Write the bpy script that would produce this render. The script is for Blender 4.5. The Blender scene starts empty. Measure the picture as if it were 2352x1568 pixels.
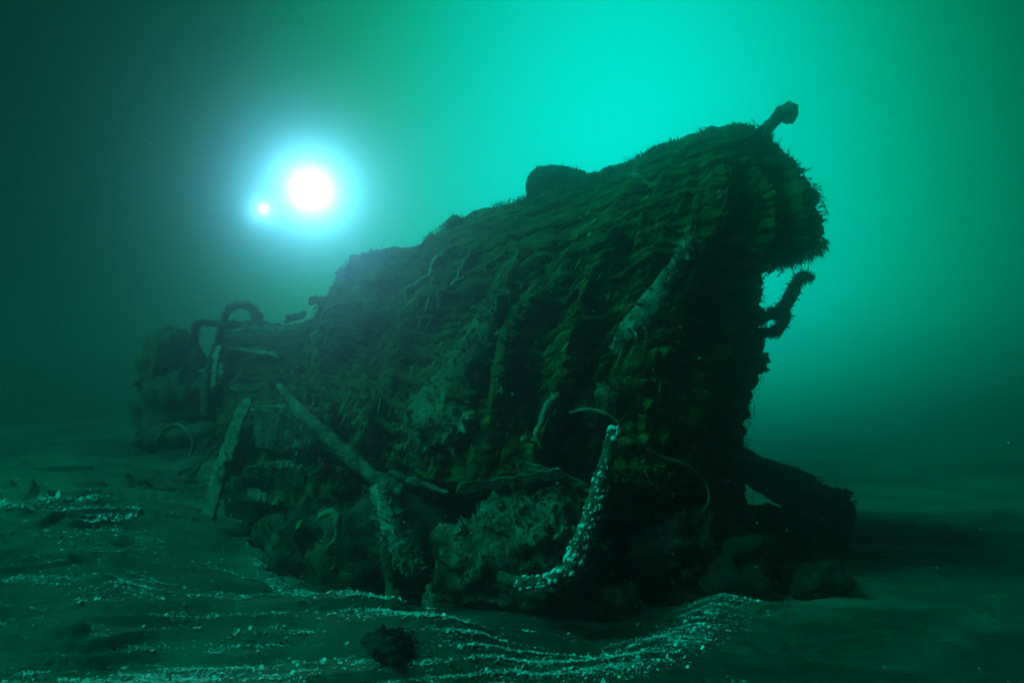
import bpy, bmesh, math, random
import numpy as np
from mathutils import Vector, Matrix

random.seed(7)
MUD_SHADE_SHIFT = (6.0, 0.0, 6.7)  # shifts the mud tone patches so painted shade darkens the right-front seabed
RNG = np.random.default_rng(11)
R = math.radians
sc = bpy.context.scene
COL = sc.collection

# ------------------------------------------------------------------ camera
CAM = np.array([0.0, 0.0, 2.4])
PITCH = math.atan(0.1)
cd = bpy.data.cameras.new('camera')
cd.lens = 24.0; cd.sensor_width = 36.0
cd.clip_start = 0.05; cd.clip_end = 600
cd.dof.use_dof = True; cd.dof.focus_distance = 8.8; cd.dof.aperture_fstop = 1.0
cam = bpy.data.objects.new('camera', cd); COL.objects.link(cam)
cam.location = CAM; cam.rotation_euler = (math.pi / 2 + PITCH, 0, 0)
sc.camera = cam

# ------------------------------------------------------------------ water light (world), sun, exposure
SUN_DIR = Vector((-0.66, -0.17, 0.68)).normalized()       # towards the sun
world = bpy.data.worlds.new('World'); sc.world = world; world.use_nodes = True
wt = world.node_tree; wt.nodes.clear()
def wn(t, **k):
    n = wt.nodes.new(t)
    for a, b in k.items(): setattr(n, a, b)
    return n
def wmath(op, a, b=None):
    n = wn('ShaderNodeMath', operation=op)
    for i, v in enumerate((a, b)):
        if v is None: continue
        if isinstance(v, (int, float)): n.inputs[i].default_value = v
        else: wt.links.new(v, n.inputs[i])
    return n.outputs[0]
GZS = 0.5
tc = wn('ShaderNodeTexCoord')
vm = wn('ShaderNodeVectorMath', operation='MULTIPLY'); vm.inputs[1].default_value = (1, 1, GZS)
wt.links.new(tc.outputs['Generated'], vm.inputs[0])
vn = wn('ShaderNodeVectorMath', operation='NORMALIZE'); wt.links.new(vm.outputs[0], vn.inputs[0])
vd = wn('ShaderNodeVectorMath', operation='DOT_PRODUCT'); wt.links.new(vn.outputs[0], vd.inputs[0])
GLOW_AZ, GLOW_EL = R(9.5), R(10)
gl = Vector((math.sin(GLOW_AZ) * math.cos(GLOW_EL), math.cos(GLOW_AZ) * math.cos(GLOW_EL), math.sin(GLOW_EL) * GZS)).normalized()
vd.inputs[1].default_value = gl
ang = wmath('ARCCOSINE', wmath('MINIMUM', vd.outputs['Value'], 0.99999))
g = wmath('EXPONENT', wmath('MULTIPLY', wmath('POWER', wmath('DIVIDE', ang, R(24.0)), 2.0), -1.0))
ramp = wn('ShaderNodeValToRGB'); 
# light fades from the horizon downwards, as it does under water
sx = wn('ShaderNodeSeparateXYZ'); wt.links.new(tc.outputs['Generated'], sx.inputs[0])
mr = wn('ShaderNodeMapRange', interpolation_type='SMOOTHSTEP'); wt.links.new(sx.outputs['Z'], mr.inputs['Value'])
mr.inputs['From Min'].default_value = -0.05; mr.inputs['From Max'].default_value = 0.09; mr.inputs['To Min'].default_value = 0.08
wt.links.new(wmath('MULTIPLY', g, mr.outputs['Result']), ramp.inputs[0])
cr = ramp.color_ramp
cr.elements[0].position = 0.0; cr.elements[0].color = (0.0, 0.003, 0.002, 1)
cr.elements[1].position = 1.0; cr.elements[1].color = (0.0, 0.80, 0.67, 1)
for p, c in ((0.12, (0, 0.050, 0.027)), (0.35, (0, 0.24, 0.115)), (0.65, (0, 0.50, 0.35))):
    e = cr.elements.new(p); e.color = (*c, 1)
bg = wn('ShaderNodeBackground'); bg.inputs['Strength'].default_value = 1.25
wt.links.new(ramp.outputs[0], bg.inputs['Color'])
wo = wn('ShaderNodeOutputWorld'); wt.links.new(bg.outputs[0], wo.inputs['Surface'])

sl = bpy.data.lights.new('sun', 'SUN'); sl.energy = 2.8; sl.angle = R(28); sl.color = (0.0, 1.0, 0.68)
sun = bpy.data.objects.new('sun', sl); COL.objects.link(sun)
sun.rotation_euler = SUN_DIR.to_track_quat('Z', 'Y').to_euler()

sc.view_settings.view_transform = 'Standard'; sc.view_settings.look = 'None'
sc.view_settings.exposure = 0.0; sc.view_settings.gamma = 1.0
sc.view_settings.use_curve_mapping = False
sc.cycles.use_denoising = True
sc.cycles.max_bounces = 4; sc.cycles.diffuse_bounces = 2; sc.cycles.volume_bounces = 1
sc.cycles.transparent_max_bounces = 8
sc.cycles.sample_clamp_indirect = 4

# ------------------------------------------------------------------ maths helpers
CP, SP = math.cos(PITCH), math.sin(PITCH)
def at(dx, dy, Y):
    """a point of the place: seen at (dx, dy) on the 2352 x 1568 view, Y metres in front of the camera"""
    u = (dx - 1176) / 1568.0; v = (784 - dy) / 1568.0
    ry = CP - v * SP; rz = SP + v * CP
    return np.array([u / ry * Y, Y, CAM[2] + rz / ry * Y])

def _hash(ix, iy, iz, seed):
    h = (ix.astype(np.int64) * 374761393 + iy.astype(np.int64) * 668265263 + iz.astype(np.int64) * 1442695041 + seed * 974711) & 0xffffffff
    h = ((h ^ (h >> 13)) * 1274126177) & 0xffffffff
    h = ((h ^ (h >> 16)) * 2246822519) & 0xffffffff
    return ((h ^ (h >> 15)) & 0xffffff) / float(0xffffff)
def vnoise(x, y, z=None, seed=0):
    x = np.asarray(x, float); y = np.asarray(y, float)
    z = np.zeros_like(x) if z is None else np.asarray(z, float)
    ix, iy, iz = np.floor(x), np.floor(y), np.floor(z)
    fx, fy, fz = x - ix, y - iy, z - iz
    fx = fx * fx * (3 - 2 * fx); fy = fy * fy * (3 - 2 * fy); fz = fz * fz * (3 - 2 * fz)
    r = 0
    for a in (0, 1):
        for b in (0, 1):
            for c in (0, 1):
                w = (fx if a else 1 - fx) * (fy if b else 1 - fy) * (fz if c else 1 - fz)
                r = r + w * _hash(ix + a, iy + b, iz + c, seed)
    return r * 2 - 1
def fbm(x, y, z=None, o=4, seed=0):
    r = 0; amp = 1; tot = 0
    z = np.zeros_like(np.asarray(x, float)) if z is None else z
    for i in range(o):
        r = r + amp * vnoise(x, y, z, seed + i * 17); tot += amp
        x = x * 2.03 + 7.1; y = y * 2.03 + 3.7; z = z * 2.03 + 1.3; amp *= 0.5
    return r / tot
def fbmP(P, f, o=4, seed=0): return fbm(P[..., 0] * f, P[..., 1] * f, P[..., 2] * f, o, seed)
def smooth(a, b, x):
    t = np.clip((x - a) / (b - a), 0, 1); return t * t * (3 - 2 * t)

# ------------------------------------------------------------------ object helpers
def mesh_obj(name, V, F, mat, parent=None, uv=None, smoothed=True):
    me = bpy.data.meshes.new(name)
    me.from_pydata(np.asarray(V, float).tolist() if not isinstance(V, list) else V, [], F if isinstance(F, list) else F.tolist())
    if uv is not None:
        l = me.uv_layers.new(name='flow')
        li = np.empty(len(me.loops), np.int32); me.loops.foreach_get('vertex_index', li)
        l.data.foreach_set('uv', np.asarray(uv, np.float32)[li].ravel())
    if smoothed: me.polygons.foreach_set('use_smooth', np.ones(len(me.polygons), bool))
    me.materials.append(mat); me.update()
    o = bpy.data.objects.new(name, me); COL.objects.link(o)
    if parent is not None: o.parent = parent
    return o
def tag(o, label=None, cat=None, group=None, kind=None):
    if label: o['label'] = label
    if cat: o['category'] = cat
    if group: o['group'] = group
    if kind: o['kind'] = kind
    return o
def thing(name, label, cat, group=None):
    o = bpy.data.objects.new(name, None); COL.objects.link(o); o.empty_display_size = 0.2
    return tag(o, label, cat, group)
def settle(root):
    """put the empty at the base of its parts without moving them"""
    bpy.context.view_layer.update()
    lo = np.array([1e9] * 3); hi = -lo
    for c in root.children:
        b = np.array([list(c.matrix_world @ Vector(k)) for k in c.bound_box]); lo = np.minimum(lo, b.min(0)); hi = np.maximum(hi, b.max(0))
    p = Vector(((lo[0] + hi[0]) / 2, (lo[1] + hi[1]) / 2, lo[2])); root.location = p
    for c in root.children:
        if c.type == 'MESH' and c.location.length == 0: c.data.transform(Matrix.Translation(-p))
        else: c.location = c.location - p
        for d in c.children:
            if d.type == 'MESH': d.data.transform(Matrix.Translation(-p))

def spline(pts, n):
    """Catmull-Rom through points (any width of row)"""
    P = np.asarray(pts, float); P = np.vstack([2 * P[0] - P[1], P, 2 * P[-1] - P[-2]])
    m = len(P) - 3; q = np.linspace(0, m, n); i = np.minimum(q.astype(int), m - 1); f = (q - i)[:, None]
    a, b, c, d = P[i], P[i + 1], P[i + 2], P[i + 3]
    return 0.5 * ((2 * b) + (c - a) * f + (2 * a - 5 * b + 4 * c - d) * f ** 2 + (3 * b - a - 3 * c + d) * f ** 3)
def tube(pts, rad, n=40, k=12, rough=0.25, freq=9.0, seed=0, flat=1.0):
    """an encrusted tube along a spline: returns V, F, ring centres, normals"""
    C = spline(pts, n); r = np.interp(np.linspace(0, 1, n), np.linspace(0, 1, len(rad)), rad)
    T = np.gradient(C, axis=0); T /= np.linalg.norm(T, axis=1)[:, None]
    up = np.array([0.3, -1.0, 0.2]); N = np.cross(T, up); N /= np.linalg.norm(N, axis=1)[:, None]; B = np.cross(T, N)
    a = np.linspace(0, 2 * math.pi, k, endpoint=False)
    dirs = N[:, None, :] * np.cos(a)[None, :, None] + B[:, None, :] * np.sin(a)[None, :, None] * flat
    V = C[:, None, :] + dirs * r[:, None, None]
    if rough:
        d = 1 + rough * fbmP(V, freq, 3, seed) * 1.6
        V = C[:, None, :] + dirs * (r[:, None] * d)[..., None]
    V = V.reshape(-1, 3); F = []
    for i in range(n - 1):
        for j in range(k):
            F.append((i * k + j, i * k + (j + 1) % k, (i + 1) * k + (j + 1) % k, (i + 1) * k + j))
    V = np.vstack([V, C[0] - T[0] * r[0] * 0.4, C[-1] + T[-1] * r[-1] * 0.4])
    m = n * k
    for j in range(k):
        F.append((m, (j + 1) % k, j)); F.append((m + 1, (n - 1) * k + j, (n - 1) * k + (j + 1) % k))
    return V, F, C, dirs
def blades(P, N, L, W, bend=0.5, droop=0.0):
    """thin two-segment blades growing from points P along N"""
    n = len(P); P = np.asarray(P); N = np.asarray(N)
    rnd = RNG.normal(size=(n, 3)); D = N + rnd * bend; D[:, 2] -= droop; D /= np.linalg.norm(D, axis=1)[:, None]
    S = np.cross(D, RNG.normal(size=(n, 3))); S /= np.linalg.norm(S, axis=1)[:, None] + 1e-9
    L = np.asarray(L)[:, None]; W = np.asarray(W)[:, None]
    mid = P + D * L * 0.55 + RNG.normal(size=(n, 3)) * L * 0.08; tip = P + D * L + RNG.normal(size=(n, 3)) * L * 0.15
    V = np.stack([P - S * W, P + S * W, mid + S * W * 0.8, mid - S * W * 0.8, tip], 1).reshape(-1, 3)
    b = np.arange(n)[:, None] * 5
    return V, [tuple(x) for x in (b + np.array([[0, 1, 2, 3]])).tolist()] + [tuple(x) for x in (b + np.array([[3, 2, 4]])).tolist()]
def flakes(P, N, Tg, L, W, lift=0.35):
    """ragged scale-like scraps that lie along Tg on a surface and lift at one end"""
    n = len(P); L = np.asarray(L)[:, None]; W = np.asarray(W)[:, None]
    B = np.cross(N, Tg); B /= np.linalg.norm(B, axis=1)[:, None] + 1e-9
    j = lambda s: RNG.normal(size=(n, 1)) * s
    base = P - N * 0.012
    h = np.abs(RNG.normal(size=(n, 1))) * lift
    v = [base - B * W * (0.6 + j(.15)), base + B * W * (0.6 + j(.15)),
         base + Tg * L * (0.5 + j(.1)) + B * W * (0.9 + j(.25)) + N * L * h * 0.4,
         base + Tg * L * (1.0 + j(.15)) + B * W * (0.35 + j(.3)) + N * L * h,
         base + Tg * L * (0.8 + j(.2)) - B * W * (0.3 + j(.3)) + N * L * h * 0.9,
         base + Tg * L * (0.45 + j(.1)) - B * W * (0.95 + j(.25)) + N * L * h * 0.35]
    V = np.stack(v, 1).reshape(-1, 3); b = np.arange(n)[:, None] * 6
    F = []
    for q in ([0, 1, 2, 5], [5, 2, 3, 4]): F += [tuple(x) for x in (b + np.array([q])).tolist()]
    return V, F
def join(parts):
    Vs, Fs, o = [], [], 0
    for V, F in parts:
        Vs.append(np.asarray(V)); Fs += [tuple(i + o for i in f) for f in F]; o += len(V)
    return np.vstack(Vs), Fs
def blob(c, r, n=26, rough=0.3, freq=1.4, seed=0, floor=None):
    """a lumpy rock-like closed mesh"""
    th = np.linspace(0, math.pi, n); ph = np.linspace(0, 2 * math.pi, 2 * n, endpoint=False)
    T, Ph = np.meshgrid(th, ph, indexing='ij')
    D = np.stack([np.sin(T) * np.cos(Ph), np.sin(T) * np.sin(Ph), np.cos(T)], -1)
    r = np.asarray(r, float); Pq = D * r
    k = 1 + rough * (fbmP(Pq + c, freq, 5, seed) * 1.5) + rough * 0.3 * fbmP(Pq + c, freq * 6, 3, seed + 3)
    P = np.asarray(c) + Pq * k[..., None]
    m = 2 * n; F = []
    for i in range(n - 1):
        for j in range(m): F.append((i * m + j, (i + 1) * m + j, (i + 1) * m + (j + 1) % m, i * m + (j + 1) % m))
    return P.reshape(-1, 3), F

# ------------------------------------------------------------------ materials
def material(name, stops, scale=4.0, rough=0.85, bump=0.4, bscale=22.0, stretch=(1, 1, 1), uvflow=False, island=0.0, detail=6.0, spec=0.25, bdist=0.05):
    m = bpy.data.materials.new(name); m.use_nodes = True
    t = m.node_tree; nd = t.nodes; L = t.links; b = nd['Principled BSDF']
    b.inputs['Roughness'].default_value = rough; b.inputs['Specular IOR Level'].default_value = spec
    co = nd.new('ShaderNodeTexCoord'); mp = nd.new('ShaderNodeMapping'); mp.inputs['Scale'].default_value = stretch
    L.new(co.outputs['UV' if uvflow else 'Object'], mp.inputs['Vector'])
    no = nd.new('ShaderNodeTexNoise'); no.inputs['Scale'].default_value = scale; no.inputs['Detail'].default_value = detail
    no.inputs['Roughness'].default_value = 0.68; L.new(mp.outputs[0], no.inputs['Vector'])
    fac = no.outputs['Fac']
    if island:
        ge = nd.new('ShaderNodeNewGeometry'); mm = nd.new('ShaderNodeMath'); mm.operation = 'MULTIPLY_ADD'
        mm.inputs[1].default_value = island; L.new(ge.outputs['Random Per Island'], mm.inputs[0])
        m2 = nd.new('ShaderNodeMath'); m2.operation = 'SUBTRACT'; m2.inputs[1].default_value = island / 2; L.new(fac, m2.inputs[0])
        L.new(m2.outputs[0], mm.inputs[2]); fac = mm.outputs[0]
    rp = nd.new('ShaderNodeValToRGB'); L.new(fac, rp.inputs[0])
    els = rp.color_ramp.elements
    els[0].position, els[0].color = stops[0][0], (*stops[0][1], 1)
    els[1].position, els[1].color = stops[-1][0], (*stops[-1][1], 1)
    for p, c in stops[1:-1]: els.new(p).color = (*c, 1)
    L.new(rp.outputs[0], b.inputs['Base Color'])
    if bump:
        n2 = nd.new('ShaderNodeTexNoise'); n2.inputs['Scale'].default_value = bscale; n2.inputs['Detail'].default_value = 5
        L.new(mp.outputs[0], n2.inputs['Vector'])
        bp = nd.new('ShaderNodeBump'); bp.inputs['Strength'].default_value = bump; bp.inputs['Distance'].default_value = bdist
        L.new(n2.outputs['Fac'], bp.inputs['Height']); L.new(bp.outputs[0], b.inputs['Normal'])
    return m
M = {}
M['hull'] = material('encrusted_wood', [(0.32, (.006, .008, .004)), (0.47, (.026, .040, .008)), (0.58, (.062, .108, .014)), (0.72, (.13, .19, .055))],
                     scale=1.6, stretch=(1, 4.0, 1), uvflow=True, bump=0.7, bscale=9)
M['plank'] = material('old_plank', [(0.32, (.008, .010, .005)), (0.48, (.034, .052, .011)), (0.60, (.072, .122, .020)), (0.74, (.15, .21, .075))],
                      scale=2.2, stretch=(1, 5.0, 1), uvflow=True, bump=0.8, bscale=12)
M['growth'] = material('growth', [(0.28, (.010, .014, .005)), (0.46, (.034, .056, .010)), (0.60, (.072, .120, .018)), (0.82, (.18, .24, .10))], scale=1.1, bump=0.0, island=0.45)
M['timber'] = material('silted_timber', [(0.30, (.03, .035, .025)), (0.46, (.10, .13, .075)), (0.60, (.20, .24, .17)), (0.8, (.32, .36, .28))], scale=5, bump=0.6, bscale=28)
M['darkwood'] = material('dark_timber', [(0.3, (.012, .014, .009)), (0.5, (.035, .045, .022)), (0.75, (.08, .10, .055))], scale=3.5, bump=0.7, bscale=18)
M['silt'] = material('silted_growth', [(0.30, (.020, .030, .012)), (0.46, (.060, .085, .038)), (0.60, (.110, .145, .080)), (0.78, (.19, .23, .15))], scale=4, bump=0.9, bscale=20)
M['black'] = material('black_rubble', [(0.3, (.005, .006, .004)), (0.55, (.014, .018, .009)), (0.8, (.035, .045, .022))], scale=5, bump=0.8, bscale=20)
M['pale'] = material('pale_silt_timber', [(0.30, (.06, .08, .05)), (0.48, (.16, .20, .14)), (0.66, (.28, .33, .25))], scale=6, bump=0.6, bscale=26)
M['debris'] = material('debris', [(0.32, (.014, .018, .010)), (0.48, (.06, .08, .045)), (0.62, (.13, .16, .11)), (0.8, (.24, .28, .21))], scale=3.2, bump=0.9, bscale=16)
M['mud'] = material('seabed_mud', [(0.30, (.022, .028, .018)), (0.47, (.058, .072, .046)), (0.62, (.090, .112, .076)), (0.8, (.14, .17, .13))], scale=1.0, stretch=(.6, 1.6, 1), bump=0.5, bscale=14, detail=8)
M['shell'] = material('white_shell', [(0.3, (.45, .47, .42)), (0.7, (.80, .82, .78))], scale=3, bump=0.0, island=0.6, rough=0.5)
M['anemone'] = material('white_anemone', [(0.3, (.62, .66, .64)), (0.7, (.85, .87, .85))], scale=9, bump=0.3, rough=0.6)
M['rope'] = material('encrusted_rope', [(0.3, (.020, .022, .014)), (0.55, (.06, .075, .04)), (0.8, (.12, .15, .09))], scale=9, bump=0.8, bscale=40)
M['iron'] = material('rusted_iron', [(0.3, (.02, .016, .010)), (0.55, (.05, .05, .028)), (0.8, (.10, .11, .06))], scale=8, bump=0.7, bscale=30)
M['suit'] = material('neoprene', [(0.3, (.012, .012, .014)), (0.7, (.03, .03, .034))], scale=6, bump=0.2, rough=0.6)
M['tank'] = material('grey_steel', [(0.3, (.18, .19, .2)), (0.7, (.28, .29, .3))], scale=4, bump=0.1, rough=0.35, spec=0.5)
M['snow'] = material('organic_flecks', [(0.3, (.45, .48, .45)), (0.7, (.8, .82, .8))], scale=2, bump=0.0)
def emit(name, col, s):
    m = bpy.data.materials.new(name); m.use_nodes = True; b = m.node_tree.nodes['Principled BSDF']
    b.inputs['Base Color'].default_value = (.8, .8, .8, 1)
    b.inputs['Emission Color'].default_value = (*col, 1); b.inputs['Emission Strength'].default_value = s
    return m
M['lens'] = emit('lit_lens', (0.75, 0.95, 1.0), 60)

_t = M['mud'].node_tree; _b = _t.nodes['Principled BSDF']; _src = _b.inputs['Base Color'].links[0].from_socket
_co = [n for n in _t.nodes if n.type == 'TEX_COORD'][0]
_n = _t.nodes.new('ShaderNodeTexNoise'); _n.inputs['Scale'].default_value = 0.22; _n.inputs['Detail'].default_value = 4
_mp = _t.nodes.new('ShaderNodeMapping'); _mp.inputs['Location'].default_value = MUD_SHADE_SHIFT; _t.links.new(_co.outputs['Object'], _mp.inputs['Vector']); _t.links.new(_mp.outputs[0], _n.inputs['Vector'])
_r = _t.nodes.new('ShaderNodeMapRange'); _r.inputs['From Min'].default_value = .42; _r.inputs['From Max'].default_value = .58; _r.inputs['To Min'].default_value = .38; _r.inputs['To Max'].default_value = 1.1  # large mud patches; the dark one at right front stands in for shade
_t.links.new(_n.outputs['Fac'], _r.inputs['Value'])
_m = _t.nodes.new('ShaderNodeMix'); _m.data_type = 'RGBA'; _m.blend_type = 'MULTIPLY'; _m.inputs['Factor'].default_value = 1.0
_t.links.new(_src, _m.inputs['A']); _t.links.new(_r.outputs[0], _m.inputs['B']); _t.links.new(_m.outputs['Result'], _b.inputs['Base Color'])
# ------------------------------------------------------------------ seabed
ARC = [(470, 1215), (540, 1290), (610, 1345), (690, 1410), (790, 1450), (900, 1478), (1010, 1502), (1150, 1522), (1290, 1528), (1420, 1522), (1530, 1480), (1620, 1425), (1690, 1370), (1745, 1315)]
def flat_ground(dx, dy, z=0.0):
    a = at(dx, dy, 1.0) - CAM
    k = (z - CAM[2]) / a[2]
    return CAM + a * k
ARCW = spline([flat_ground(*p)[:2] for p in ARC], 160)
WRECK_C = np.array([1.0, 12.2])
def arc_dist(x, y):
    """signed distance to the shell arc, negative on the wreck's side"""
    sh = np.shape(x); x = np.ravel(x); y = np.ravel(y)
    out = np.full(len(x), 99.0)
    near = (np.abs(x) < 9) & (y > 4) & (y < 22)
    xi, yi = x[near], y[near]
    d = np.full(len(xi), 99.0)
    for a in ARCW[::2]: d = np.minimum(d, np.hypot(xi - a[0], yi - a[1]))
    az = np.arctan2(yi - WRECK_C[1], xi - WRECK_C[0]); rr = np.hypot(xi - WRECK_C[0], yi - WRECK_C[1])
    aa = np.arctan2(ARCW[:, 1] - WRECK_C[1], ARCW[:, 0] - WRECK_C[0]); ra = np.hypot(ARCW[:, 0] - WRECK_C[0], ARCW[:, 1] - WRECK_C[1])
    o = np.argsort(aa); lim = np.interp(az, aa[o], ra[o])
    out[near] = np.where(rr < lim, -d, d)
    return out.reshape(sh)
def terrace(x, y):
    wx = x + 0.7 * fbm(x * 0.5, y * 0.5, None, 2, 5); wy = y + 0.45 * fbm(x * 0.6, y * 0.6, None, 2, 9)
    t = fbm(wx * 0.24, wy * 0.95, None, 3, 21) * 7.0
    return t - np.floor(t)
def gz(x, y):
    x = np.asarray(x, float); y = np.asarray(y, float)
    rise = 0.75 * smooth(-2.0, -5.2, x) * smooth(7.5, 11.0, y) + 0.35 * smooth(-3, -8, x)
    wx = x + 0.7 * fbm(x * 0.5, y * 0.5, None, 2, 5); wy = y + 0.45 * fbm(x * 0.6, y * 0.6, None, 2, 9)
    t = fbm(wx * 0.24, wy * 0.95, None, 3, 21) * 7.0
    fl = np.floor(t); fr = t - fl
    terr = (fl + smooth(0.78, 1.0, fr)) * 0.10
    amp = 0.35 + 0.65 * smooth(2.5, -1.5, x)
    h = rise + terr * amp + 0.05 * fbm(wx * 0.9, wy * 2.6, None, 4, 31) * (0.5 + amp) + amp * 0.05 * (0.4 - 2 * np.abs(fbm(wx * 0.55, wy * 2.2, None, 3, 35))) + 0.012 * fbm(x * 7, y * 13, None, 3, 41)
    h = h + smooth(22, 45, y) * (0.55 * fbm(x * 0.09, y * 0.07, None, 3, 51) - 0.25)
    d = arc_dist(x, y)
    h = h - 0.16 * smooth(0.1, -0.7, d) + 0.06 * np.exp(-(d / 0.22) ** 2)
    return h
def ground(dx, dy):
    a = at(dx, dy, 1.0) - CAM; k = np.arange(3.0, 45.0, 0.02); P = CAM + a * k[:, None]
    hit = np.nonzero(P[:, 2] < gz(P[:, 0], P[:, 1]))[0]
    return P[hit[0]] if len(hit) else flat_ground(dx, dy)
def lines(lo, hi, step, outer_lo, outer_hi, grow):
    mid = np.arange(lo, hi, step); a = [lo]; s = step
    while a[-1] > outer_lo: s *= grow; a.append(a[-1] - s)
    b = [mid[-1]]; s = step
    while b[-1] < outer_hi: s *= grow; b.append(b[-1] + s)
    return np.concatenate([a[1:][::-1], mid, b[1:]])
gx = lines(-8, 8, 0.042, -46, 46, 1.12); gy = lines(4.6, 13.5, 0.036, -10, 66, 1.10)
GX, GY = np.meshgrid(gx, gy, indexing='xy'); GZ = gz(GX, GY)
nx_, ny_ = len(gx), len(gy)
idx = np.arange(nx_ * ny_).reshape(ny_, nx_)
F = np.stack([idx[:-1, :-1], idx[:-1, 1:], idx[1:, 1:], idx[1:, :-1]], -1).reshape(-1, 4)
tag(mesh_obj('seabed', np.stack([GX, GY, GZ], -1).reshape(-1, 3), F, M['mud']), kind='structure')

# ------------------------------------------------------------------ the hull as a surface
def gpt(x, Y, z=-0.35):
    p = at(x, 1200, Y); p[2] = z; return p
cols = [
 # ridge, u1, u2, u2b, mid, lowmid, edge, undercut, base (x, Y)
 [(500, 772, 15.5), (498, 808, 15.2), (497, 845, 15.0), (497, 880, 14.8), (497, 920, 14.6), (497, 970, 14.4), (497, 1040, 14.1), (505, 1110, 14.4), (500, 14.2)],
 [(690, 744, 14.5), (680, 775, 14.0), (668, 805, 13.7), (658, 835, 13.4), (645, 865, 13.1), (628, 900, 12.8), (600, 950, 12.5), (590, 1060, 13.2), (560, 12.9)],
 [(748, 700, 14.0), (740, 735, 13.5), (725, 765, 13.1), (713, 800, 12.75), (700, 840, 12.4), (688, 890, 12.1), (668, 955, 11.8), (655, 1080, 12.6), (625, 12.1)],
 [(812, 598, 13.5), (806, 640, 13.0), (792, 700, 12.5), (778, 755, 12.1), (764, 810, 11.8), (752, 875, 11.4), (742, 960, 11.0), (722, 1100, 12.0), (690, 11.3)],
 [(955, 580, 12.9), (940, 622, 12.4), (915, 690, 11.9), (895, 745, 11.5), (872, 805, 11.2), (845, 885, 10.8), (820, 1010, 10.3), (805, 1125, 11.4), (780, 10.7)],
 [(1030, 524, 12.6), (1012, 572, 12.1), (985, 650, 11.5), (962, 715, 11.1), (938, 790, 10.8), (905, 895, 10.3), (882, 1050, 9.8), (872, 1150, 10.9), (850, 10.1)],
 [(1220, 456, 12.0), (1202, 502, 11.4), (1170, 590, 10.9), (1142, 665, 10.6), (1108, 750, 10.3), (1062, 885, 9.8), (1030, 1090, 9.3), (1020, 1190, 10.3), (1000, 9.7)],
 [(1400, 392, 11.6), (1390, 440, 11.0), (1366, 535, 10.5), (1342, 620, 10.2), (1308, 720, 9.9), (1260, 875, 9.5), (1222, 1090, 9.1), (1212, 1200, 9.7), (1200, 9.2)],
 [(1560, 330, 11.2), (1555, 375, 10.6), (1546, 460, 10.2), (1525, 560, 9.95), (1495, 660, 9.8), (1450, 835, 9.5), (1420, 1080, 9.2), (1410, 1200, 9.7), (1410, 9.3)],
 [(1685, 302, 11.0), (1702, 340, 10.5), (1715, 440, 10.1), (1700, 550, 10.0), (1650, 640, 10.0), (1608, 825, 9.8), (1580, 1060, 9.7), (1575, 1180, 10.1), (1580, 10.1)],
 [(1745, 322, 11.0), (1808, 362, 10.8), (1862, 455, 10.7), (1868, 555, 10.7), (1742, 628, 10.8), (1738, 840, 10.9), (1702, 1040, 11.0), (1716, 1175, 11.2), (1715, 11.6)],
]
net = []
for c in cols:
    col = [at(*p) for p in c[:-1]] + [gpt(*c[-1])]
    rid = col[0]
    back = rid + np.array([0.15, 0.9, -0.35]); bb = rid + np.array([0.2, 2.6, 0]); bb[2] = -0.4
    net.append([bb, back] + col)
l8 = net[-1]
net.append([p + np.array([-0.25, 1.3, -0.1 if p[2] > 0 else 0]) for p in l8])
net.append([p + np.array([-1.6, 3.2, -0.5 if p[2] > 0.6 else 0]) for p in l8])
NET = np.array(net)                                  # columns x rows x 3
NC, NR = NET.shape[:2]
def _cr(P0, P1, P2, P3, f):
    return 0.5 * ((2 * P1) + (P2 - P0) * f + (2 * P0 - 5 * P1 + 4 * P2 - P3) * f ** 2 + (3 * P1 - P0 - 3 * P2 + P3) * f ** 3)
def _idx(q, n):
    i = np.clip(np.floor(q).astype(int), 0, n - 2)
    return i, (q - i)[..., None]
def hs0(s, t):
    s = np.asarray(s, float); t = np.asarray(t, float)
    i, f = _idx(s, NC); j, h = _idx(t, NR)
    def row(jj):
        jj = np.clip(jj, 0, NR - 1); g_ = lambda ii: NET[np.clip(ii, 0, NC - 1), jj]
        return _cr(g_(i - 1), g_(i), g_(i + 1), g_(i + 2), f)
    return _cr(row(j - 1), row(j), row(j + 1), row(j + 2), h)
def frame(s, t, e=0.03):
    a = hs0(s + e, t) - hs0(s - e, t); b = hs0(s, t + e) - hs0(s, t - e)
    n = np.cross(a, b); n /= np.linalg.norm(n, axis=-1)[..., None] + 1e-9
    a = a / (np.linalg.norm(a, axis=-1)[..., None] + 1e-9); b = b / (np.linalg.norm(b, axis=-1)[..., None] + 1e-9)
    return a, b, n
_a, _b, _n = frame(np.array([6.5]), np.array([6.0]))
NSIGN = -1.0 if _n[0, 1] > 0 else 1.0
def hs(s, t, off=0.0):
    P = hs0(s, t); a, b, n = frame(s, t); n = n * NSIGN
    low = 0.13 * fbmP(P, 0.9, 3, 3)
    q = s * 1.5 + 0.10 * t + 0.5 * fbm(s * 0.8, t * 0.5, None, 2, 61)
    low = low + smooth(2.6, 4.2, t) * (0.26 * (0.45 - np.abs(fbm(q * 1.3, t * 0.35, None, 2, 62)) * 2.2) + 0.11 * (0.4 - np.abs(fbm(q * 4.1, t * 0.9, None, 2, 63)) * 2))
    return P + n * (low + off)[..., None], n, a, b
def hull_coords(s, t): return np.stack([s * 1.5, t * 0.75], -1)

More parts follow.
